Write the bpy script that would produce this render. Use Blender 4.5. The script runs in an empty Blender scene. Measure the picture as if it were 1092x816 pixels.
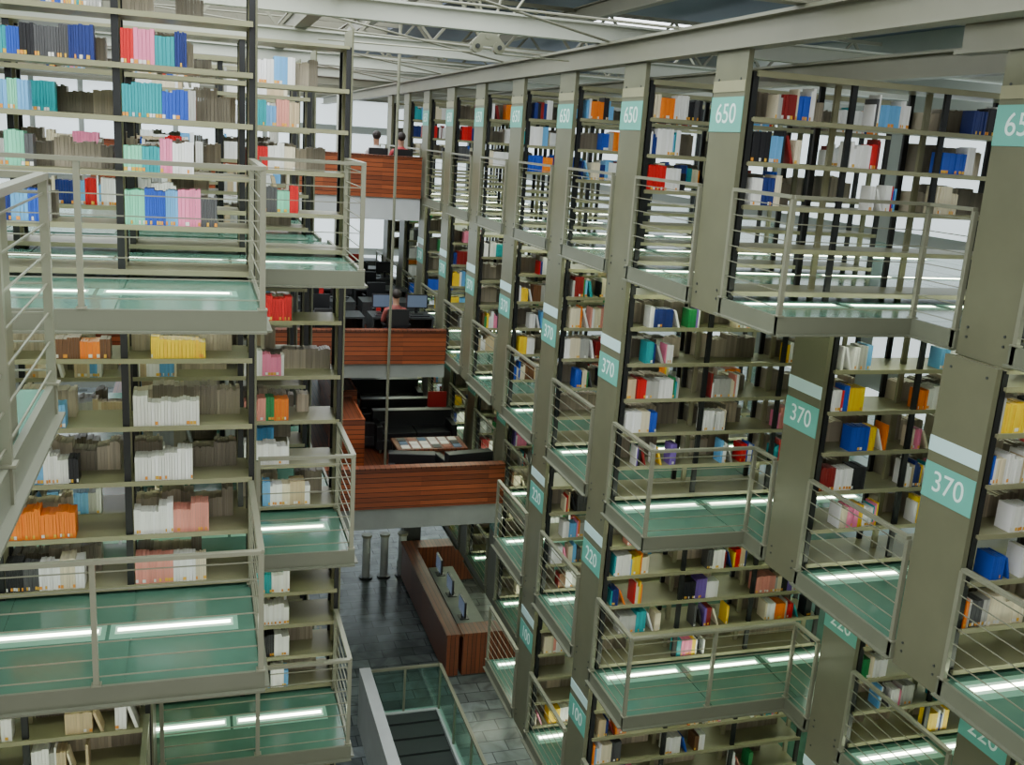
import bpy, math, random
from mathutils import Matrix, Vector
random.seed(7)
R=random.Random(23)
CAMZ=10.8
def Z(d): return CAMZ-d

# ---------------------------------------------------------------- materials
def mat(name,col,rough=.5,metal=0,noise=0,nscale=8,emit=None,estr=0,spec=.5,bump=0):
    m=bpy.data.materials.new(name); m.use_nodes=True
    nt=m.node_tree; b=nt.nodes['Principled BSDF']
    b.inputs['Base Color'].default_value=(*col,1); b.inputs['Roughness'].default_value=rough
    b.inputs['Metallic'].default_value=metal
    b.inputs['Specular IOR Level'].default_value=spec
    if emit:
        b.inputs['Emission Color'].default_value=(*emit,1); b.inputs['Emission Strength'].default_value=estr
    if noise:
        tc=nt.nodes.new('ShaderNodeTexCoord'); n=nt.nodes.new('ShaderNodeTexNoise'); n.inputs['Scale'].default_value=nscale
        n.inputs['Detail'].default_value=4
        r=nt.nodes.new('ShaderNodeMapRange'); r.inputs['To Min'].default_value=1-noise; r.inputs['To Max'].default_value=1+noise
        mx=nt.nodes.new('ShaderNodeVectorMath'); mx.operation='SCALE'; mx.inputs[0].default_value=col
        nt.links.new(tc.outputs['Object'],n.inputs['Vector']); nt.links.new(n.outputs['Fac'],r.inputs['Value'])
        nt.links.new(r.outputs['Result'],mx.inputs['Scale']); nt.links.new(mx.outputs['Vector'],b.inputs['Base Color'])
        if bump:
            bp=nt.nodes.new('ShaderNodeBump'); bp.inputs['Strength'].default_value=bump
            nt.links.new(n.outputs['Fac'],bp.inputs['Height']); nt.links.new(bp.outputs['Normal'],b.inputs['Normal'])
    return m
M={}
M['panel']=mat('olive_steel_panel',(.135,.138,.083),.36,0,.16,3)
M['rail']=mat('railing_paint',(.25,.255,.185),.32,.3)
M['fascia']=mat('fascia_steel',(.14,.15,.105),.38,0,.1,4)
M['shelf']=mat('shelf_board_paint',(.27,.265,.155),.4,0,.08,5)
M['post']=mat('black_post',(.008,.009,.01),.45)
M['floor']=mat('green_glass_floor',(.085,.20,.145),.16,0,.3,2.0,spec=.8)
M['tube']=mat('fluorescent_tube',(.9,.95,.9),.4,emit=(.93,1,.72),estr=19)
M['halo']=mat('painted_tube_glow',(.3,.45,.38),.3,emit=(.66,1,.70),estr=.8)  # soft emission imitates tube light spreading through the floor glass
M['halo_outer']=mat('painted_tube_glow_outer',(.15,.32,.24),.3,emit=(.45,1,.62),estr=.17)  # wider, fainter emission fades out the imitated tube glow
M['sign']=mat('teal_sign',(.12,.42,.34),.5)
M['stripe']=mat('white_stripe',(.55,.78,.77),.5)
M['text']=mat('sign_lettering',(.75,.95,.88),.5)
M['beam']=mat('roof_beam_paint',(.155,.155,.11),.5,0,.08,3)
M['wbeam']=mat('white_beam_paint',(.40,.42,.36),.5,0,.05,3)
M['ceil']=mat('ceiling_panel',(.08,.10,.135),.7,0,.08,2)
M['sky']=mat('skylight_diffuser',(.9,.95,1),.6,emit=(.93,.97,1),estr=4.0)
M['conc']=mat('concrete',(.25,.27,.25),.8,0,.2,3,bump=.1)
M['concl']=mat('light_concrete',(.5,.53,.53),.8,0,.12,3)
M['wall']=mat('painted_wall',(.25,.27,.24),.8,0,.05,2)
M['black']=mat('black_leather',(.012,.013,.015),.35)
M['dark']=mat('dark_metal',(.035,.04,.04),.4)
M['red']=mat('red_upholstery',(.5,.015,.015),.6)
M['screen']=mat('monitor_screen',(.04,.06,.09),.2,emit=(.5,.65,.9),estr=.15)
M['paper']=mat('paper',(.75,.72,.62),.8)
M['mag']=mat('magazine_cover',(.30,.12,.08),.5)
M['skin']=mat('skin_tone',(.42,.22,.14),.5)
M['hair']=mat('dark_hair',(.02,.013,.01),.6)
M['shb']=mat('blue_cover',(.12,.18,.25),.8)
M['pane']=mat('window_glazing',(.75,.85,.9),.3,emit=(.86,.95,.98),estr=.95)

m=bpy.data.materials.new('clear_green_glass'); m.use_nodes=True; nt=m.node_tree; nt.nodes.clear()
o=nt.nodes.new('ShaderNodeOutputMaterial'); mx=nt.nodes.new('ShaderNodeMixShader'); t=nt.nodes.new('ShaderNodeBsdfTransparent'); g=nt.nodes.new('ShaderNodeBsdfGlossy')
t.inputs['Color'].default_value=(.72,.9,.84,1); g.inputs['Roughness'].default_value=.05; mx.inputs[0].default_value=.12
nt.links.new(t.outputs[0],mx.inputs[1]); nt.links.new(g.outputs[0],mx.inputs[2]); nt.links.new(mx.outputs[0],o.inputs[0]); M['glass']=m

def wood(name,c1,c2,ax):
    m=bpy.data.materials.new(name); m.use_nodes=True; nt=m.node_tree; b=nt.nodes['Principled BSDF']
    tc=nt.nodes.new('ShaderNodeTexCoord'); sx=nt.nodes.new('ShaderNodeSeparateXYZ'); nt.links.new(tc.outputs['Object'],sx.inputs[0])
    mu=nt.nodes.new('ShaderNodeMath'); mu.operation='MULTIPLY'; mu.inputs[1].default_value=11; nt.links.new(sx.outputs[ax],mu.inputs[0])
    fl=nt.nodes.new('ShaderNodeMath'); fl.operation='FLOOR'; nt.links.new(mu.outputs[0],fl.inputs[0])
    # plank length joints
    ml2=nt.nodes.new('ShaderNodeMath'); ml2.operation='MULTIPLY'; ml2.inputs[1].default_value=.8; nt.links.new(sx.outputs[0 if ax==2 else 1],ml2.inputs[0])
    f2=nt.nodes.new('ShaderNodeMath'); f2.operation='FLOOR'; nt.links.new(ml2.outputs[0],f2.inputs[0])
    m3=nt.nodes.new('ShaderNodeMath'); m3.operation='MULTIPLY'; m3.inputs[1].default_value=17.3; nt.links.new(f2.outputs[0],m3.inputs[0])
    sm=nt.nodes.new('ShaderNodeMath'); sm.operation='ADD'; nt.links.new(fl.outputs[0],sm.inputs[0]); nt.links.new(m3.outputs[0],sm.inputs[1])
    wn=nt.nodes.new('ShaderNodeTexWhiteNoise'); wn.noise_dimensions='1D'; nt.links.new(sm.outputs[0],wn.inputs['W'])
    fr=nt.nodes.new('ShaderNodeMath'); fr.operation='FRACT'; nt.links.new(mu.outputs[0],fr.inputs[0])
    gt=nt.nodes.new('ShaderNodeMath'); gt.operation='GREATER_THAN'; gt.inputs[1].default_value=.12; nt.links.new(fr.outputs[0],gt.inputs[0])
    mp=nt.nodes.new('ShaderNodeMapping'); mp.inputs['Scale'].default_value=(1.5,1.5,30); nt.links.new(tc.outputs['Object'],mp.inputs[0])
    no=nt.nodes.new('ShaderNodeTexNoise'); no.inputs['Scale'].default_value=2; nt.links.new(mp.outputs[0],no.inputs['Vector'])
    ad=nt.nodes.new('ShaderNodeMath'); ad.operation='ADD'; nt.links.new(wn.outputs[0],ad.inputs[0]); nt.links.new(no.outputs['Fac'],ad.inputs[1])
    hf=nt.nodes.new('ShaderNodeMath'); hf.operation='MULTIPLY'; hf.inputs[1].default_value=.55; nt.links.new(ad.outputs[0],hf.inputs[0])
    cr=nt.nodes.new('ShaderNodeValToRGB'); cr.color_ramp.elements[0].color=(*c1,1); cr.color_ramp.elements[1].color=(*c2,1); nt.links.new(hf.outputs[0],cr.inputs[0])
    ml=nt.nodes.new('ShaderNodeVectorMath'); ml.operation='SCALE'; nt.links.new(cr.outputs[0],ml.inputs[0]); nt.links.new(gt.outputs[0],ml.inputs['Scale'])
    nt.links.new(ml.outputs[0],b.inputs['Base Color']); b.inputs['Roughness'].default_value=.38
    return m
M['wood']=wood('red_wood_planks',(.07,.013,.005),(.42,.10,.028),2)
M['woodx']=wood('wood_top',(.09,.02,.008),(.20,.055,.02),0)
m=bpy.data.materials.new('slate_tiles'); m.use_nodes=True; nt=m.node_tree; b=nt.nodes['Principled BSDF']
tc=nt.nodes.new('ShaderNodeTexCoord'); br=nt.nodes.new('ShaderNodeTexBrick'); br.inputs['Scale'].default_value=.75
br.inputs['Color1'].default_value=(.09,.105,.105,1); br.inputs['Color2'].default_value=(.20,.23,.235,1); br.inputs['Mortar'].default_value=(.05,.06,.06,1); br.inputs['Mortar Size'].default_value=.008
no=nt.nodes.new('ShaderNodeTexNoise'); no.inputs['Scale'].default_value=1.6; no.inputs['Detail'].default_value=8; no.inputs['Distortion'].default_value=1.5
mm=nt.nodes.new('ShaderNodeMix'); mm.data_type='RGBA'; mm.blend_type='OVERLAY'; mm.inputs[0].default_value=1
nt.links.new(tc.outputs['Object'],br.inputs[0]); nt.links.new(tc.outputs['Object'],no.inputs[0])
nt.links.new(br.outputs['Color'],mm.inputs[6]); nt.links.new(no.outputs['Fac'],mm.inputs[7]); nt.links.new(mm.outputs[2],b.inputs['Base Color'])
b.inputs['Roughness'].default_value=.2; M['slate']=m
m=bpy.data.materials.new('book_covers'); m.use_nodes=True; nt=m.node_tree; b=nt.nodes['Principled BSDF']
at=nt.nodes.new('ShaderNodeAttribute'); at.attribute_name='bookcol'; nt.links.new(at.outputs['Color'],b.inputs['Base Color']); b.inputs['Roughness'].default_value=.42
M['book']=m

# ---------------------------------------------------------------- mesh builder
class MB:
    def __init__(s): s.v=[];s.f=[];s.m=[];s.mats=[];s.c=[]
    def mi(s,k):
        if k not in s.mats: s.mats.append(k)
        return s.mats.index(k)
    def box(s,x0,x1,y0,y1,z0,z1,k,col=None,faces=(0,1,2,3,4,5)):
        if x0>x1:x0,x1=x1,x0
        if y0>y1:y0,y1=y1,y0
        if z0>z1:z0,z1=z1,z0
        n=len(s.v)
        s.v+=[(x0,y0,z0),(x1,y0,z0),(x1,y1,z0),(x0,y1,z0),(x0,y0,z1),(x1,y0,z1),(x1,y1,z1),(x0,y1,z1)]
        F=[(0,3,2,1),(4,5,6,7),(0,1,5,4),(1,2,6,5),(2,3,7,6),(3,0,4,7)]
        i=s.mi(k)
        for q in faces:
            a=F[q]; s.f.append((n+a[0],n+a[1],n+a[2],n+a[3])); s.m.append(i); s.c.append(col or (1,1,1))
    def hexa(s,pts,k,col=(1,1,1)):
        n=len(s.v); s.v+=[tuple(p) for p in pts]
        i=s.mi(k)
        for a in [(0,3,2,1),(4,5,6,7),(0,1,5,4),(1,2,6,5),(2,3,7,6),(3,0,4,7)]:
            s.f.append(tuple(n+j for j in a)); s.m.append(i); s.c.append(col)
    def cyl(s,p0,p1,r,k,seg=10,r1=None):
        p0=Vector(p0);p1=Vector(p1);d=(p1-p0).normalized()
        a=d.orthogonal().normalized(); b=d.cross(a); n=len(s.v); i=s.mi(k); r1=r if r1 is None else r1
        for p,rr in((p0,r),(p1,r1)):
            for j in range(seg):
                t=2*math.pi*j/seg; s.v.append(tuple(p+a*rr*math.cos(t)+b*rr*math.sin(t)))
        for j in range(seg):
            q=(j+1)%seg; s.f.append((n+j,n+q,n+seg+q,n+seg+j)); s.m.append(i); s.c.append((1,1,1))
        s.f.append(tuple(n+j for j in range(seg-1,-1,-1))); s.m.append(i); s.c.append((1,1,1))
        s.f.append(tuple(n+seg+j for j in range(seg))); s.m.append(i); s.c.append((1,1,1))
    def bar(s,p0,p1,w,h,k):
        p0=Vector(p0);p1=Vector(p1);d=(p1-p0).normalized()
        up=Vector((0,0,1)) if abs(d.z)<.9 else Vector((0,1,0))
        sd=d.cross(up).normalized(); u=sd.cross(d).normalized()
        A=[p0-sd*w/2-u*h/2,p0+sd*w/2-u*h/2,p1+sd*w/2-u*h/2,p1-sd*w/2-u*h/2]
        B=[q+u*h for q in A]
        s.hexa(A+B,k)
    def ibeam(s,axis,a0,a1,c,zt,zb,w,k,tf=.02):
        def bx(l,r,z0,z1):
            if axis=='x': s.box(a0,a1,c+l,c+r,z0,z1,k)
            else: s.box(c+l,c+r,a0,a1,z0,z1,k)
        bx(-w/2,w/2,zt-tf,zt); bx(-w/2,w/2,zb,zb+tf); bx(-.012,.012,zb+tf,zt-tf)
    def obj(s,name,colattr=False,parent=None):
        me=bpy.data.meshes.new(name); me.from_pydata(s.v,[],s.f)
        for k in s.mats: me.materials.append(M[k])
        me.polygons.foreach_set('material_index',s.m)
        if colattr:
            a=me.attributes.new('bookcol','FLOAT_COLOR','FACE'); fl=[]
            for c in s.c: fl+= [c[0],c[1],c[2],1]
            a.data.foreach_set('color',fl)
        me.update(); o=bpy.data.objects.new(name,me); bpy.context.collection.objects.link(o)
        if parent: o.parent=parent
        return o

def empty(name,loc=(0,0,0)):
    e=bpy.data.objects.new(name,None); e.location=loc; e.empty_display_size=.2; bpy.context.collection.objects.link(e); return e

# ---------------------------------------------------------------- books
C=dict(w=(.90,.90,.87),cr=(.78,.70,.50),lg=(.45,.45,.42),dg=(.08,.08,.085),k=(.012,.012,.016),bl=(.015,.08,.5),nb=(.012,.03,.18),
 lb=(.14,.42,.76),te=(.01,.34,.38),gr=(.02,.24,.07),mg=(.20,.68,.44),re=(.64,.008,.012),dr=(.25,.012,.012),pk=(.92,.24,.42),sa=(.76,.30,.24),
 orr=(.98,.22,.006),ye=(.98,.62,.01),pu=(.18,.10,.42),br=(.16,.07,.03),be=(.60,.47,.28),ma=(.38,.03,.1))
P_MIX=['w','w','w','w','w','w','w','cr','cr','cr','lg','lg','bl','nb','lb','te','re','dr','pk','orr','br','dg','k','gr','sa','be','be','pu','w','ye']
P_PALE=['w','w','w','w','cr','cr','be','be','w','lb','lg']
P_COOL=['lb','bl','te','w','w','lg','nb','re','pk','cr']
P_UP=['lb','lb','bl','nb','w','w','w','w','k','te','dr','cr','cr','re','lg','dg','orr']
def jit(c,a=.1):
    k=1+R.uniform(-a,a); return tuple(min(.94,max(.004,x*k)) for x in c)
def fill(mb,x0,x1,yf,z,maxh,pal,fine=1.0,seq=None,labels=True):
    x=x0
    while x<x1-.02:
        if seq: key=seq[min(int((x-x0)/(x1-x0)*len(seq)),len(seq)-1)]; run=R.randint(3,5)
        else: key=R.choice(pal); run=R.choice([2,3,4,5,7,9]) if R.random()<.6 else 1
        base=C[key]; h0=R.uniform(.66,.92)*maxh; w0=R.uniform(.015,.032)*fine; d0=R.uniform(.15,.2)
        for i in range(run):
            w=w0*R.uniform(.85,1.15); h=min(h0*R.uniform(.98,1.02) if run>2 else h0*R.uniform(.85,1.1),maxh*.96)
            if x+w>x1: return
            dy=R.uniform(0,.012)
            mb.box(x,x+w-.002,yf+dy,yf+dy+d0,z,z+h,'book',jit(base),(1,2,3,5))
            if labels and R.random()<.4:
                lc=R.choice([(.85,.35,.04),(.85,.5,.05),(.85,.85,.8)])
                mb.box(x+.001,x+w-.003,yf+dy-.0015,yf+dy,z+.012,z+.042,'book',lc,(2,))
            x+=w
        if not seq and R.random()<.13:
            s=R.uniform(.05,.1); h=h0*.93; w=w0
            if x+s+w+.02<x1:
                y0,y1=yf+.005,yf+d0
                a,b_=x+s,x+.003
                mb.hexa([(a,y0,z),(a+w,y0,z),(a+w,y1,z),(a,y1,z),(b_,y0,z+h),(b_+w,y0,z+h),(b_+w,y1,z+h),(b_,y1,z+h)],'book',jit(C[R.choice(pal)]))
                x+=s+w+R.choice([.01,.01,.1])
def backfill(mb,x0,x1,yb,z,maxh,tone=1.0):
    x=x0
    while x<x1-.05:
        run=R.uniform(.08,.3); h=R.uniform(.6,.92)*maxh; g=R.choice([.3,.42,.5,.58,.2])*R.uniform(.9,1.1)*tone; c=(g,g*.88,g*.66)
        e=min(x+run,x1)
        while x<e-.01:
            w=R.uniform(.018,.035); mb.box(x,min(x+w,x1)-.002,yb-.19,yb,z,z+h*R.uniform(.95,1.05),'book',jit(c,.18),(1,2,3,5)); x+=w
        if R.random()<.15: x+=R.uniform(.05,.2)

# ---------------------------------------------------------------- levels
LV={1:dict(f=1.31,top=-.93,sh=[1.23,.82,.43,.04,-.35,-.74]),
    2:dict(f=4.15,top=1.31,sh=[4.08,3.7,3.28,2.86,2.43,2.0,1.62]),
    3:dict(f=6.40,top=4.15,sh=[6.33,5.93,5.53,5.13,4.73]),
    4:dict(f=8.65,top=6.40,sh=[8.58,8.18,7.78,7.38,6.98])}
BW=1.05; HD=.29
def bookcase(edge,yc,lev,sgn,nb,spec=None,pal=P_MIX,top=None,shs=None,coarse=1.0,frac=(.3,.85),skip=0.0,lowempty=0,topempty=0,off=.06):
    L=LV[lev]; zt=Z(L['top'] if top is None else top); zb=Z(L['f']); shs=shs or L['sh']
    b=MB()
    pt=.05 if sgn>0 else .018
    b.box(edge,edge+sgn*pt,yc-HD,yc+HD,zb-.16,zt-(.0 if lev==1 else .16),'panel')
    for zz in (zb+.08,zb+.0,zt-.25):
        for yy in (-.2,.2):
            b.cyl((edge-sgn*.008,yc+yy,zz),(edge,yc+yy,zz),.012,'dark',6)
    s0=edge+sgn*(pt+off)
    xe=s0+sgn*BW*nb
    for i in range(nb+1):
        x=s0+sgn*BW*i
        for yy in (-HD+.02,HD-.05,-.015):
            b.box(x-.028,x+.028,yc+yy,yc+yy+.035,zb,zt-.18,'post' if yy!=-.015 else 'shelf')
    for d in shs:
        z=Z(d)
        b.box(s0,xe,yc-HD,yc+HD,z-.028,z,'shelf')
        b.box(s0,xe,yc-HD-.012,yc-HD,z-.035,z+.008,'shelf')
    b.box(s0,xe,yc-HD,yc+HD,zt-.2,zt-.17,'shelf')
    b.obj('bookcase')
    q=MB()
    n=len(shs)
    for bi in range(nb):
        xa=s0+sgn*BW*bi; xb=xa+sgn*BW; lo,hi=min(xa,xb)+.04,max(xa,xb)-.04
        for si,d in enumerate(shs):
            z=Z(d); nxt=Z(shs[si+1])-.03 if si+1<n else zt-.2
            gap=min(nxt-z,.42)
            if gap<.2: continue
            mh=min(gap-.05,.31)
            sp=spec.get((bi,si)) if spec else None
            if sp:
                if sp[1]>0: fill(q,lo+(hi-lo)*sp[0],lo+(hi-lo)*sp[1],yc-HD+.015,z,mh*(sp[3] if len(sp)>3 else 1),pal,1,sp[2])
            elif si<lowempty or si>=n-topempty: continue
            elif R.random()>=skip:
                a=R.choice([0,0,0,.05,.2,.3]); e=a+R.uniform(*frac)
                fill(q,lo+(hi-lo)*a,min(hi,lo+(hi-lo)*e),yc-HD+.015,z,mh,pal,coarse,None,coarse<1.5)
            if si>=lowempty and R.random()<(.5 if lev==1 and sgn>0 else .85): backfill(q,lo,lo+(hi-lo)*R.uniform(.5,1),yc+HD-.03,z,mh)
    if q.v: q.obj('shelved_books',True)

def railing(pts,d,h=1.02,nw=7):
    b=MB(); z=Z(d); done=set()
    for si,((x0,y0),(x1,y1)) in enumerate(zip(pts[:-1],pts[1:])):
        L=math.hypot(x1-x0,y1-y0); n=max(1,round(L/1.1))
        for i in range(n+1):
            t=i/n; x=x0+(x1-x0)*t; y=y0+(y1-y0)*t
            key=(round(x,3),round(y,3))
            if key in done: continue
            done.add(key)
            b.box(x-.02,x+.02,y-.02,y+.02,z-.14,z+h-.016,'rail')
            b.box(x-.035,x+.035,y-.035,y+.035,z+.031,z+.042,'rail')
        e=.0005*si
        b.bar((x0,y0,z+h+e),(x1,y1,z+h+e),.05,.03,'rail')
        for j in range(nw):
            zz=z+.1+(h-.18)*j/(nw-1)+e
            b.bar((x0,y0,zz),(x1,y1,zz),.008,.008,'rail')
    return b.obj('guard_railing')
FT=.13
def floorslab(x0,x1,y0,y1,d,edges='',panes=1.1):
    b=MB(); z=Z(d)
    b.box(x0,x1,y0,y1,z-.05,z-.012,'floor')
    n=max(1,round((x1-x0)/panes))
    for i in range(n):
        a=x0+(x1-x0)*i/n; c=x0+(x1-x0)*(i+1)/n
        b.box(a+.008,c-.008,y0+.006,y1-.006,z-.012,z,'floor')
    for i in range(n+1):
        a=x0+(x1-x0)*i/n; a=min(max(a,x0+.04),x1-.04)
        b.box(a-.03,a+.03,y0+.01,y1-.01,z-FT,z-.05,'fascia')
    t=.03
    if 'w' in edges: b.box(x0-t,x0,y0,y1,z-FT,z+.03,'fascia')
    if 'e' in edges: b.box(x1,x1+t,y0,y1,z-FT,z+.03,'fascia'); b.box(x1+t,x1+t+.04,y0,y1,z-FT,z-FT+.015,'fascia')
    if 's' in edges: b.box(x0-t,x1+t,y0-t,y0,z-FT,z+.03,'fascia'); b.box(x0-t,x1+t,y0-t-.04,y0-t,z-FT,z-FT+.015,'fascia')
    b.obj('glass_floor')
def tubes(xs,y,d,l=.95):
    b=MB(); z=Z(d)
    for x in xs:
        b.box(x,x+l,y-.026,y+.026,z-.1,z+.006,'tube')
        b.box(x-.02,x+l+.02,y-.07,y+.07,z-.02,z+.004,'halo')
        b.box(x-.06,x+l+.06,y-.15,y+.13,z-.015,z+.002,'halo_outer')
    b.obj('fluorescent_light')

Y0=6.25; DY=2.15
def yrow(k): return Y0+DY*k
def redge(lev,k):
    if lev==1: return 6.0 if k<=0 else 4.65
    if lev==2: return 5.9 if k<=1 else 4.65
    return 6.8 if k<=1 else (4.65 if k<=3 else 5.4)
STEP={1:(0,7.12),2:(1,9.15),3:(1,9.2),4:(1,9.2)}
KM=9
XR=11.6
def fasc(b,pts,d):
    z=Z(d)
    for (x0,y0),(x1,y1) in zip(pts[:-1],pts[1:]):
        if x0==x1: b.box(x0-.03,x0,y0,y1,z-FT,z+.03,'fascia'); b.box(x0-.07,x0-.03,y0,y1,z-FT,z-FT+.015,'fascia')
        else: b.box(min(x0,x1)-.03,max(x0,x1)-.03,y0-.031,y0-.001,z-FT,z+.029,'fascia'); b.box(min(x0,x1)-.03,max(x0,x1)-.07,y0-.07,y0-.031,z-FT,z-FT+.014,'fascia')
for lev in (1,2,3,4):
    d=LV[lev]['f']
    for k in range(-1,KM+1):
        e=redge(lev,k); yc=yrow(k)
        nb=5 if k<=1 else (3 if k<6 else 2)
        if k==-1 and lev<4: nb=4
        pal=P_UP if lev==1 else P_MIX
        bookcase(e,yc,lev,1,nb,pal=pal,coarse=1.0 if k<=3 else (1.6 if k<6 else 2.4),
                 frac=(.25,.7) if lev==1 else (.3,.75),lowempty=2 if lev==1 else (1 if lev==2 else 0),topempty=1 if lev==2 else 0,skip=.12)
        sk,sy=STEP[lev]
        ya=yc-HD; yb=yrow(k+1)-HD if k<KM else yc+1.2
        en=redge(lev,k+1)
        a0=yc+HD; a1=yb
        f=MB()
        if k==sk:
            floorslab(e+.004,XR,ya,sy,d,''); floorslab(en+.004,XR,sy,yb,d,'')
            fasc(f,[(e,a0),(e,sy),(en,sy),(en,a1)],d)
            railing([(e-.01,a0+.04),(e-.01,sy-.01),(en-.01,sy-.01),(en-.01,a1-.04)],d)
            tubes([en+.15+1.15*i for i in range(5)],yb-.2,d)
        else:
            floorslab(e+.004,XR,ya,yb,d,'')
            fasc(f,[(e,a0),(e,a1)],d)
            railing([(e-.01,a0+.04),(e-.01,a1-.04)],d)
            tubes([e+.15+1.15*i for i in range(5 if k<3 else 3)],yb-.2,d)
        f.obj('edge_fascia')

# ---------------------------------------------------------------- signs
def sign(x,yc,dc,txt):
    b=MB()
    b.box(x-.006,x-.001,yc-HD,yc+HD,Z(dc)-.155,Z(dc)+.155,'sign')
    o=b.obj('call_number_sign')
    cu=bpy.data.curves.new('lettering','FONT'); cu.body=txt; cu.size=.25; cu.align_x='CENTER'; cu.align_y='CENTER'; cu.extrude=.001
    cu.materials.append(M['text']); t=bpy.data.objects.new('lettering',cu); bpy.context.collection.objects.link(t)
    t.matrix_world=Matrix(((0,0,-1,x-.008),(-1,0,0,yc),(0,1,0,Z(dc)),(0,0,0,1)))
    t.parent=o
    s=MB()
    if dc<1: s.box(x-.006,x-.001,yc-HD,yc+HD,Z(dc)+.2,Z(dc)+.3,'shelf')
    else: s.box(x-.006,x-.001,yc-HD,yc+HD,Z(dc)+.25,Z(dc)+.38,'stripe')
    s.obj('white_band',parent=o)
for k in range(-1,8):
    for lev,dc,txt in ((1,-.37,'650'),(2,2.55,'370'),(3,4.98,'220'),(4,7.2,'100')):
        sign(redge(lev,k),yrow(k),dc,txt)

# ---------------------------------------------------------------- left stacks
SH2=[4.08,3.60,3.10,2.60,2.0]
specA1={(0,5):(0,.0,None),(0,4):(0,.52,['re','pk','re','te','te','nb','k']),(0,3):(0,.6,['te','te','nb','bl','bl','lg']),(0,2):(0,.56,['mg','te','w','pk','w','w']),
 (0,1):(0,.75,['mg','mg','bl','bl','lb','pk','pk','pk','dg','ma','dg'],1.1),(0,0):(0,0,None),
 (1,5):(.5,.95,['bl','te','lg']),(1,4):(.05,.9,['te','bl','k','dg','dg','nb','dg']),(1,3):(.05,.4,['lb','mg','lb']),(1,2):(.0,.4,['lg','mg','dg']),(1,1):(.05,.5,['nb','lb','bl','w']),(1,0):(0,0,None)}
specA2={(0,4):(.18,.65,['ye','ye'],.7),(0,3):(.02,.6,['w','w','w','w']),(0,2):(.02,.52,['w','w']),(0,1):(0,.66,['w','w','sa','sa']),(0,0):(0,.64,['sa','sa','w','w','cr']),
 (1,4):(.45,.95,['br','orr','br'],.7),(1,3):(.3,.55,['te','lb']),(1,2):(0,.65,['te','lb','w','w','k']),(1,1):(0,.62,['orr','orr','orr','orr']),(1,0):(0,.66,['k','dg','w','w','cr','w'])}
specB1={(0,0):(0,0,None),(0,1):(0,.55,['w','dg','mg','re']),(0,2):(0,.5,['re','w','cr']),(0,3):(0,.55,['te','lb','sa','be']),(0,4):(.0,.5,['w','w','lb','w'])}
specB2={(0,4):(0,.5,['pk','re','re']),(0,3):(0,.45,['w','pk','w']),(0,2):(0,.5,['sa','sa','gr','orr','orr']),(0,1):(0,.5,['w','w'])}
specB3={(0,4):(.0,.5,['re','dr','orr']),(0,3):(0,.5,['te','w','w']),(0,2):(0,.5,['w','w']),(0,1):(0,.5,['k','w'])}
specA3={(1,4):(0,.75,['pk','cr','te','sa','w']),(0,4):(0,.3,['pk','w']),(1,3):(0,.7,['w','be','orr','te','k','w']),(0,3):(0,.2,['w'])}
YA=9.0; YB=10.78; SB=9.30
XL=-5.5
def leftlevel(lev,eA,eB,spA,spB,sh):
    d=LV[lev]['f']
    shs=sh
    if lev==1: shs=[1.24,.87,.44,.01,-.40,-.80]
    bookcase(eA+.05,YA,lev,-1,4,spec=spA,pal=P_COOL if lev==1 else P_PALE,top=-1.3 if lev==1 else None,shs=shs,lowempty=1 if lev==1 else 0,off=0.02)
    bookcase(eB+.05,YB,lev,-1,4 if lev<3 else 5,spec=spB,pal=P_COOL if lev==1 else P_PALE,top=-1.0 if lev==1 else None,shs=shs[:5] if lev==1 else shs,lowempty=1 if lev==1 else 0,off=0.02)
    ys=7.12
    floorslab(XL,eA,ys,SB-.01,d,'es',panes=1.05)
    floorslab(XL,eB,SB,YB+HD+.9,d,'es',panes=1.05)
    railing([(XL,ys),(eA,ys),(eA,YA-HD-.03)],d)
    railing([(eA+.1,SB+.02),(eB,SB+.02),(eB,YB-HD-.03)],d)
    tubes([eA-.1-1.05*(i+1)+.05 for i in range(4)],8.02,d,.9)
    tubes([eB-.1-1.05*(i+1)+.05 for i in range(4)],10.02,d,.9)
leftlevel(1,.43,1.47,specA1,specB1,None)
leftlevel(2,.43,1.45,specA2,specB2,SH2)
leftlevel(3,-.5,1.47,specA3,specB3,None)
leftlevel(4,-.5,1.47,{},{},None)
for lev in (1,2,3,4):
    for yy in (13.0,15.0):
        bookcase(1.4,yy,lev,-1,2,pal=P_PALE,coarse=2,top=-.93 if lev==1 else None)
        floorslab(XL,1.395,yy-HD-.6,yy+HD+.5,LV[lev]['f'],'e')
d=LV[1]['f']
floorslab(-3.2,-.7,2.6,5.07,d,'e',panes=1.2)
railing([(-.68,2.6),(-.68,5.05),(-3.2,5.05)],d)
b=MB(); b.box(-.76,-.72,3.75,4.33,Z(d)+.001,Z(d)+1.0,'panel'); b.obj('balcony_end_panel')

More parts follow.
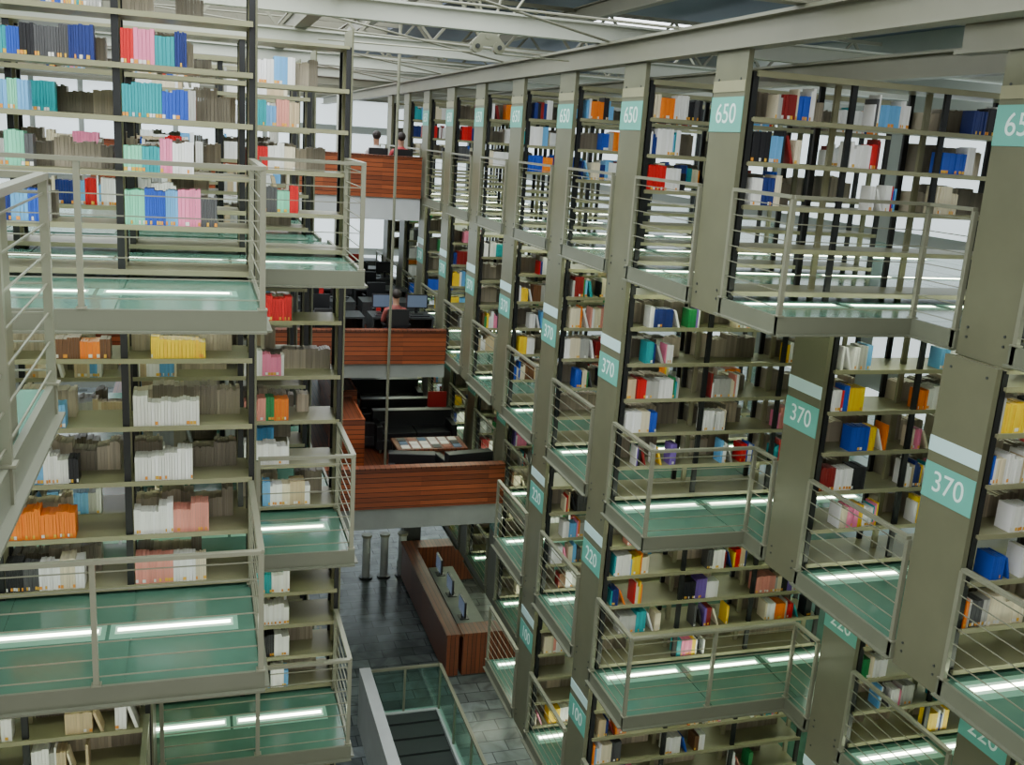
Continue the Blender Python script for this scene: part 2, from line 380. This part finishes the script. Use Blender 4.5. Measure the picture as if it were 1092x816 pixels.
# ---------------------------------------------------------------- roof
b=MB()
for x,y1 in ((4.68,40),(7.4,40),(6.05,7.1)): b.ibeam('y',2.0,y1,x,Z(-1.205),Z(-.935),.18,'beam',.03)
b.ibeam('y',2.0,40,1.5,Z(-1.80),Z(-1.45),.2,'beam',.03)
b.obj('longitudinal_roof_beam')
b=MB()
for k in range(0,9):
    y=Y0+1.05+2*DY*k
    b.ibeam('x',-7.5,12.6,y,Z(-1.44),Z(-1.21),.16,'wbeam' if 1<=k<=4 else 'beam',.025)
    if k in (2,3,4):
        b.box(-6,12,y+.3,y+.36,Z(-2.2),Z(-2.14),'beam'); b.box(-6,12,y+.3,y+.36,Z(-1.5),Z(-1.44),'beam')
        for j in range(15):
            xx=-6+1.2*j; b.bar((xx,y+.33,Z(-1.47)),(xx+.6,y+.33,Z(-2.17)),.04,.04,'beam'); b.bar((xx+.6,y+.33,Z(-2.17)),(xx+1.2,y+.33,Z(-1.47)),.04,.04,'beam')
b.obj('transverse_roof_beam')
b=MB()
for x in (-3.6,-1.2,3.1,6.0,9.0): b.ibeam('y',2,41,x,Z(-2.2),Z(-1.95),.14,'beam')
b.obj('roof_purlin')
b=MB(); b.box(4.6,13,0,42,Z(-2.5),Z(-2.6),'ceil'); b.box(-8,-6,0,42,Z(-2.5),Z(-2.6),'ceil')
for k in range(21): b.box(-6,4.6,2*k,2*k+.14,Z(-2.4),Z(-2.6),'beam')
b.obj('ceiling')
b=MB(); b.box(-6,4.6,0,42,Z(-2.6),Z(-2.65),'sky')
for k in range(5): b.box(7.5,12.5,3+8*k,6+8*k,Z(-2.49),Z(-2.5),'sky')
b.obj('window_skylight')
# tension rods crossing under the skylight
b=MB()
for y in (9.4,13.7,18.0,22.3):
    b.cyl((1.5,y,Z(-1.46)),(4.66,y+1.9,Z(-1.2)),.014,'beam',6); b.cyl((4.66,y,Z(-1.2)),(1.5,y+1.9,Z(-1.46)),.014,'beam',6)
    b.cyl((-3.6,y,Z(-1.96)),(1.5,y+1.9,Z(-1.8)),.014,'beam',6); b.cyl((1.5,y,Z(-1.8)),(-3.6,y+1.9,Z(-1.96)),.014,'beam',6)
b.obj('roof_tension_rod')
b=MB(); px,py,pz=3.42,12.3,Z(-1.16)
for s in (-.03,.018): b.hexa([(px-.24,py+s,pz-.04),(px+.24,py+s,pz-.04),(px+.24,py+s+.012,pz-.04),(px-.24,py+s+.012,pz-.04),(px-.1,py+s,pz+.11),(px+.1,py+s,pz+.11),(px+.1,py+s+.012,pz+.11),(px-.1,py+s+.012,pz+.11)],'rail')
for dx in (-.14,.14): b.cyl((px+dx,py-.05,pz-.05),(px+dx,py+.05,pz-.05),.075,'rail',20); b.cyl((px+dx,py-.07,pz-.05),(px+dx,py+.07,pz-.05),.03,'dark',8)
b.cyl((px,py-.04,pz+.09),(px,py+.04,pz+.09),.05,'rail',12)
for dx,dz in((-.6,.8),(.6,.8),(-.2,.8),(.2,.8)): b.cyl((px+dx*.2,py,pz+.08),(px+dx,py,pz+dz),.016,'rail',6)
b.cyl((px-.14,py,pz-.12),(px-2.0,py+.5,pz-.1),.01,'rail',6); b.cyl((px+.14,py,pz-.12),(4.6,py+.3,pz-.1),.01,'rail',6)
b.obj('cable_pulley')

# ---------------------------------------------------------------- bridges and platforms
def bridge(x0,x1,y0,y1,d,slab,hw=.85,light='concl'):
    b=MB(); z=Z(d)
    b.box(x0,x1,y0,y1,z-slab,z,light)
    b.box(x0,x1,y0+.1,y1,z,z+.012,'woodx')
    o=b.obj('reading_platform')
    w=MB(); w.box(x0,x1,y0-.04,y0+.06,z-.02,z+hw,'wood'); w.box(x0,x1,y0-.07,y0+.12,z+hw,z+hw+.03,'woodx'); w.obj('wood_balustrade',parent=o)
    return o
bridge(-2,4.6,21.3,30,1.31,.5,.83)
bridge(-2,4.6,18.4,31,4.3,.3,.62,'conc')
bridge(-2,5.3,16.3,27,6.45,.42,.72,'conc')
def wood_case(x,y,z,w,h,l,name='wood_bookcase'):
    b=MB(); b.box(x,x+.03,y,y+l,z,z+h,'wood'); b.box(x+w-.03,x+w,y,y+l,z,z+h,'wood'); b.box(x+.03,x+w-.03,y,y+.03,z,z+h,'wood'); b.box(x+.03,x+w-.03,y+l-.03,y+l,z,z+h,'wood')
    for j in range(4): b.box(x+.03,x+w-.03,y+.03,y+l-.03,z+.05+j*(h-.1)/3,z+.08+j*(h-.1)/3,'woodx')
    b.obj(name)
z3=Z(6.45)+.012; z2=Z(4.3)+.012; z1=Z(1.31)+.012
for i in range(4): wood_case(2.45+.17*i,17.4+2.1*i,z3,.45,1.3,1.7)
def table(x,y,z,w=1.4,l=.8,h=.74,top='woodx'):
    e=empty('reading_table',(x,y,z)); b=MB()
    b.box(-w/2,w/2,-l/2,l/2,h-.04,h,top)
    for sx in(-1,1):
        for sy in(-1,1): b.box(sx*(w/2-.06)-.025,sx*(w/2-.06)+.025,sy*(l/2-.06)-.025,sy*(l/2-.06)+.025,0,h-.04,'dark')
    b.obj('table_frame',parent=e)
    return e
def papers(x,y,z,w,l):
    b=MB(); ks=['paper','mag','paper','shb','paper','paper','dark']
    for i in range(6):
        for j in range(3):
            cx=x+(i-2.5)*w/6; cy=y+(j-1)*l/3; b.box(cx-.08,cx+.08,cy-.1,cy+.1,z,z+.012,ks[(i*2+j*3)%7])
    b.obj('magazine_display')
def sofa(x,y,z,w=1.6,flip=1,rot=0):
    b=MB(); b.box(-w/2,w/2,-.4,.4,.1,.3,'black')
    n=max(1,round(w/.75))
    for i in range(n): b.box(-w/2+.12+(w-.24)*i/n+.01,-w/2+.12+(w-.24)*(i+1)/n-.01,-.36,.26,.3,.44,'black')
    b.box(-w/2,w/2,.24*flip-.08,.24*flip+.14,.3,.78,'black'); b.box(-w/2,-w/2+.12,-.4,.4,.3,.6,'black'); b.box(w/2-.12,w/2,-.4,.4,.3,.6,'black')
    for sx in(-1,1):
        for sy in(-1,1): b.cyl((sx*(w/2-.1),sy*.3,0),(sx*(w/2-.1),sy*.3,.1),.025,'rail',8)
    o=b.obj('black_sofa'); o.location=(x,y,z); o.rotation_euler[2]=rot
    bv=o.modifiers.new('Bevel','BEVEL'); bv.width=.03; bv.segments=2
    return o
def desk(x,y,z,w=1.5,mon=True,rot=0):
    e=empty('computer_desk',(x,y,z)); b=MB(); e.rotation_euler[2]=rot
    b.box(-w/2,w/2,-.35,.35,.7,.74,'dark'); b.box(-w/2,-w/2+.04,-.35,.35,0,.7,'dark'); b.box(w/2-.04,w/2,-.35,.35,0,.7,'dark'); b.box(-w/2+.04,w/2-.04,.3,.34,.25,.7,'dark')
    b.obj('desk_body',parent=e)
    if mon:
        for dx in(-.35,.35):
            m=MB(); m.box(dx-.22,dx+.22,.05,.09,.86,1.14,'black'); m.box(dx-.2,dx+.2,.044,.05,.88,1.12,'screen'); m.box(dx-.03,dx+.03,.09,.12,.755,.9,'black'); m.box(dx-.12,dx+.12,-.02,.16,.74,.755,'black')
            m.box(dx-.2,dx+.2,-.28,-.12,.74,.76,'black'); m.obj('computer_monitor_part',parent=e)
    return e
def chair(x,y,z,k='black',rot=0):
    b=MB(); b.box(-.22,.22,-.22,.22,.42,.49,k); b.box(-.21,.21,.19,.24,.58,.98,k); b.bar((0,.21,.45),(0,.23,.62),.06,.03,'dark')
    b.cyl((0,0,.08),(0,0,.42),.03,'dark',8)
    for i in range(5):
        a=i*2*math.pi/5; b.bar((0,0,.1),(.28*math.cos(a),.28*math.sin(a),.05),.04,.03,'dark'); b.cyl((.28*math.cos(a),.28*math.sin(a)-.015,.03),(.28*math.cos(a),.28*math.sin(a)+.015,.03),.03,'black',8)
    for s in(-1,1): b.box(s*.25-.025,s*.25+.025,-.15,.15,.64,.67,'black'); b.box(s*.25-.012,s*.25+.012,-.02,.02,.45,.64,'dark')
    o=b.obj('office_chair'); o.location=(x,y,z); o.rotation_euler[2]=rot; return o
table(4.35,18.35,z3,1.4,.8,.5,'woodx'); papers(4.35,18.35,z3+.5,1.25,.7)
sofa(3.75,17.15,z3,.85,-1,-.2); sofa(4.75,17.1,z3,.9,-1,.15); sofa(4.3,19.6,z3,1.7,1); sofa(3.35,19.9,z3,.8,1,1.5); sofa(4.2,21.0,z3,1.7,-1); sofa(4.2,22.3,z3,1.6,1)
for i in range(2):
    desk(4.4,23.8+1.6*i,z3,1.5,i==0,math.pi)
chair(5.0,20.3,z3,'red',0); chair(4.0,24.6,z3,'red'); chair(4.8,24.6,z3)
for i in range(6):
    for x in (2.5,3.9):
        desk(x+.08*i,19.5+1.75*i,z2,1.25,(i+int(x))%3==0,math.pi if i%2 else 0); chair(x+.08*i-.2,18.9+1.75*i,z2,'red' if (i+int(x))%4==0 else 'black',math.pi)
for i in range(3):
    for x in (2.2,3.9): table(x,22.9+2*i,z1,1.3,.8)

def person(x,y,z,shirt,rot=0,seat=.46):
    e=empty('seated_reader',(x,y,z)); e.rotation_euler[2]=rot
    P=[((0,0,seat+.1),.15,.12),((0,.0,seat+.3),.14,.10),((0,-.02,seat+.5),.17,.11),((0,-.03,seat+.6),.06,.06),((0,-.05,seat+.7),.07,.08),((0,-.05,seat+.8),.08,.095),((0,-.04,seat+.87),.05,.06),
       ((.2,-.02,seat+.5),.055,.055),((.25,-.08,seat+.27),.045,.045),((.15,-.32,seat+.3),.035,.035),((.1,-.4,seat+.3),.03,.03),
       ((-.2,-.02,seat+.5),.055,.055),((-.25,-.08,seat+.27),.045,.045),((-.15,-.32,seat+.3),.035,.035),((-.1,-.4,seat+.3),.03,.03),
       ((.1,-.05,seat+.06),.09,.08),((.12,-.42,seat+.05),.06,.06),((.12,-.42,.1),.045,.045),((.12,-.55,.04),.04,.03),
       ((-.1,-.05,seat+.06),.09,.08),((-.12,-.42,seat+.05),.06,.06),((-.12,-.42,.1),.045,.045),((-.12,-.55,.04),.04,.03)]
    E=[(0,1),(1,2),(2,3),(3,4),(4,5),(5,6),(2,7),(7,8),(8,9),(9,10),(2,11),(11,12),(12,13),(13,14),(0,15),(15,16),(16,17),(17,18),(0,19),(19,20),(20,21),(21,22)]
    me=bpy.data.meshes.new('body'); me.from_pydata([p[0] for p in P],E,[]); o=bpy.data.objects.new('body',me); bpy.context.collection.objects.link(o); o.parent=e
    mo=o.modifiers.new('Skin','SKIN'); mo.use_smooth_shade=True
    for i,p in enumerate(P): me.skin_vertices[0].data[i].radius=(p[1],p[2])
    me.skin_vertices[0].data[0].use_root=True
    o.modifiers.new('Sub','SUBSURF').levels=1
    m=bpy.data.materials.new('clothes_and_skin'); m.use_nodes=True; nt=m.node_tree; b=nt.nodes['Principled BSDF']; b.inputs['Roughness'].default_value=.7
    tc=nt.nodes.new('ShaderNodeTexCoord'); sx=nt.nodes.new('ShaderNodeSeparateXYZ'); nt.links.new(tc.outputs['Object'],sx.inputs[0])
    cr=nt.nodes.new('ShaderNodeValToRGB'); cr.color_ramp.interpolation='CONSTANT'; el=cr.color_ramp.elements
    el[0].color=(.04,.06,.14,1); el[1].position=(seat+.13)/1.5; el[1].color=(*shirt,1); q=el.new((seat+.61)/1.5); q.color=(.42,.22,.14,1)
    dv=nt.nodes.new('ShaderNodeMath'); dv.operation='DIVIDE'; dv.inputs[1].default_value=1.5; nt.links.new(sx.outputs[2],dv.inputs[0]); nt.links.new(dv.outputs[0],cr.inputs[0]); nt.links.new(cr.outputs[0],b.inputs['Base Color'])
    me.materials.append(m)
    bpy.ops.mesh.primitive_uv_sphere_add(segments=14,ring_count=8,radius=.115,location=(0,0,0)); h=bpy.context.object; h.name='hair'; h.data.materials.append(M['hair'])
    h.scale=(.85,.95,.85); h.location=(0,-.015,seat+.83); h.parent=e
    nb=MB(); nb.box(-.012,.012,-.165,-.13,seat+.74,seat+.78,'skin'); nb.box(-.04,-.02,-.145,-.135,seat+.79,seat+.80,'hair'); nb.box(.02,.04,-.145,-.135,seat+.79,seat+.80,'hair'); nb.box(-.025,.025,-.145,-.135,seat+.71,seat+.717,'red'); nb.obj('face_features',parent=e)
person(3.75,22.1,z1,(.75,.75,.75),math.pi,.42); chair(3.75,22.07,z1,'black',math.pi)
person(4.3,22.1,z1,(.5,.05,.06),math.pi,.42); chair(4.3,22.07,z1,'black',math.pi)
person(3.7,18.92,z2,(.25,.06,.05),math.pi,.42)

b=MB()
b.cyl((3.45,18.2,Z(6.45)),(3.45,18.2,Z(-1.95)),.028,'rail',10)
b.cyl((3.45,18.2,z3),(3.45,18.2,z3+.05),.09,'rail',10)
b.obj('slender_tie_rod')
b=MB()
for x,y in((3.2,31.3),(4.2,31.3),(2.2,31.3)): b.cyl((x,y,0),(x,y,Z(-1.2)),.14,'wbeam',14)
b.obj('round_column')

# ---------------------------------------------------------------- ground and shell
b=MB(); b.box(-8,13,0,42,-.2,0,'slate'); b.obj('floor')
b=MB(); b.box(-8.2,-8,0,42,-.2,Z(-2.65),'wall'); b.obj('wall_left')
b=MB(); b.box(13,13.2,0,42,-.2,Z(-2.65),'wall'); b.obj('wall_right')
b=MB(); b.box(-8,13,42,42.2,-.2,Z(-2.65),'wall'); b.obj('wall_far')
b=MB()
for i in range(12):
    for j in range(5):
        b.box(-7.5+1.7*i,-7.5+1.7*i+1.5,41.95,42,1+2.5*j,3.2+2.5*j,'pane')
b.obj('window_far')
b=MB()
for i in range(10):
    for (f,t) in((1.2,-.9),(3.9,1.5),(6.2,4.4)):
        b.box(12.95,13,1+4*i,4.4+4*i,Z(f),Z(t),'pane')
b.obj('window_right')
e=empty('reception_desk',(0,0,0)); b=MB()
def counter(x0,x1,y0,y1):
    b.box(x0,x1,y0,y1,.06,.95,'woodx'); b.box(x0-.03,x1+.03,y0-.03,y1+.03,.95,1.0,'woodx'); b.box(x0+.05,x1-.05,y0+.05,y1-.05,0,.06,'dark')
counter(4.75,5.0,17.6,22.4); counter(5.08,6.9,22.0,22.4); counter(5.08,6.3,17.6,18.0)
b.box(5.2,5.8,18.4,21.4,.0,.72,'conc'); b.obj('counter_body',parent=e)
for i in range(3):
    m=MB(); y=18.8+1.1*i; m.box(5.35,5.39,y-.25,y+.25,.82,1.18,'black'); m.box(5.34,5.35,y-.22,y+.22,.84,1.16,'screen'); m.box(5.36,5.42,y-.03,y+.03,.735,.84,'black'); m.box(5.3,5.5,y-.12,y+.12,.72,.735,'black'); m.obj('monitor_%d'%i,parent=e)
b=MB(); b.box(4.85,5.28,22.7,23.15,0,3.9,'dark'); b.box(4.8,5.33,22.65,23.2,0,.15,'conc'); b.box(4.8,5.33,22.65,23.2,2.0,2.1,'conc'); b.obj('information_pillar')
for i in range(3):
    b=MB(); x=3.9+.45*i; y=22.6; b.cyl((x,y,0),(x,y,1.1),.10,'concl',16); b.cyl((x,y,1.1),(x,y,1.16),.13,'rail',16); b.cyl((x,y,0),(x,y,.04),.17,'dark',16); b.obj('turnstile')
e=empty('stairwell_enclosure',(0,0,0)); b=MB()
b.box(2.75,2.95,11.5,16.3,0,1.2,'concl'); b.box(2.95,4.22,16.2,16.3,0,.25,'concl'); b.box(4.22,4.32,11.5,16.3,0,.25,'concl')
b.box(2.95,4.22,11.5,16.2,.0,.02,'black')  # flat black sheet imitates the darkness inside the stair opening
for i in range(9): b.box(2.95,4.22,15.9-.45*i,16.2-.45*i+.12,.02,.22-.02*i,'dark')
b.obj('parapet',parent=e)
g=MB(); g.box(2.95,4.3,16.24,16.26,.25,1.1,'glass'); g.box(4.26,4.28,11.5,16.2,.25,1.1,'glass'); g.obj('glass_panels',parent=e)
g=MB()
for y in (11.6,12.75,13.9,15.05,16.2): g.box(4.25,4.29,y-.02,y+.02,.2,1.15,'rail')
g.box(3.58,3.62,16.23,16.27,.2,1.15,'rail')
g.bar((4.27,11.5,1.15),(4.27,16.25,1.15),.06,.04,'rail'); g.bar((2.9,16.25,1.15),(4.27,16.25,1.15),.06,.04,'rail'); g.obj('handrail',parent=e)

# ---------------------------------------------------------------- light
w=bpy.data.worlds.new('World'); bpy.context.scene.world=w; w.use_nodes=True
w.node_tree.nodes['Background'].inputs[0].default_value=(1,.985,.89,1); w.node_tree.nodes['Background'].inputs[1].default_value=.85
def area(name,loc,rot,sx,sy,p,col):
    l=bpy.data.lights.new(name,'AREA'); l.shape='RECTANGLE'; l.size=sx; l.size_y=sy; l.energy=p; l.color=col
    o=bpy.data.objects.new(name,l); o.location=loc; o.rotation_euler=rot; bpy.context.collection.objects.link(o)
area('skylight_lamp',(1,12,Z(-2.38)),(0,0,0),5,16,850,(.95,.99,1))
area('skylight_lamp',(1,30,Z(-2.38)),(0,0,0),5,14,850,(.95,.99,1))

# ---------------------------------------------------------------- camera
cam=bpy.data.cameras.new('camera'); co=bpy.data.objects.new('camera',cam); bpy.context.collection.objects.link(co)
D=Vector((-286,4292,1050)).normalized(); Yv=Vector((-336,-279.3,1050)); Yv=(Yv-D*Yv.dot(D)).normalized(); Xv=D.cross(Yv)
rt=Vector((Xv.x,Yv.x,-D.x)); up=-Vector((Xv.y,Yv.y,-D.y)); fw=Vector((Xv.z,Yv.z,-D.z))
co.matrix_world=Matrix(((rt.x,up.x,-fw.x,0),(rt.y,up.y,-fw.y,0),(rt.z,up.z,-fw.z,CAMZ),(0,0,0,1)))
cam.sensor_width=36; cam.lens=36*1050/1092; cam.clip_start=.05; cam.clip_end=200
bpy.context.scene.camera=co
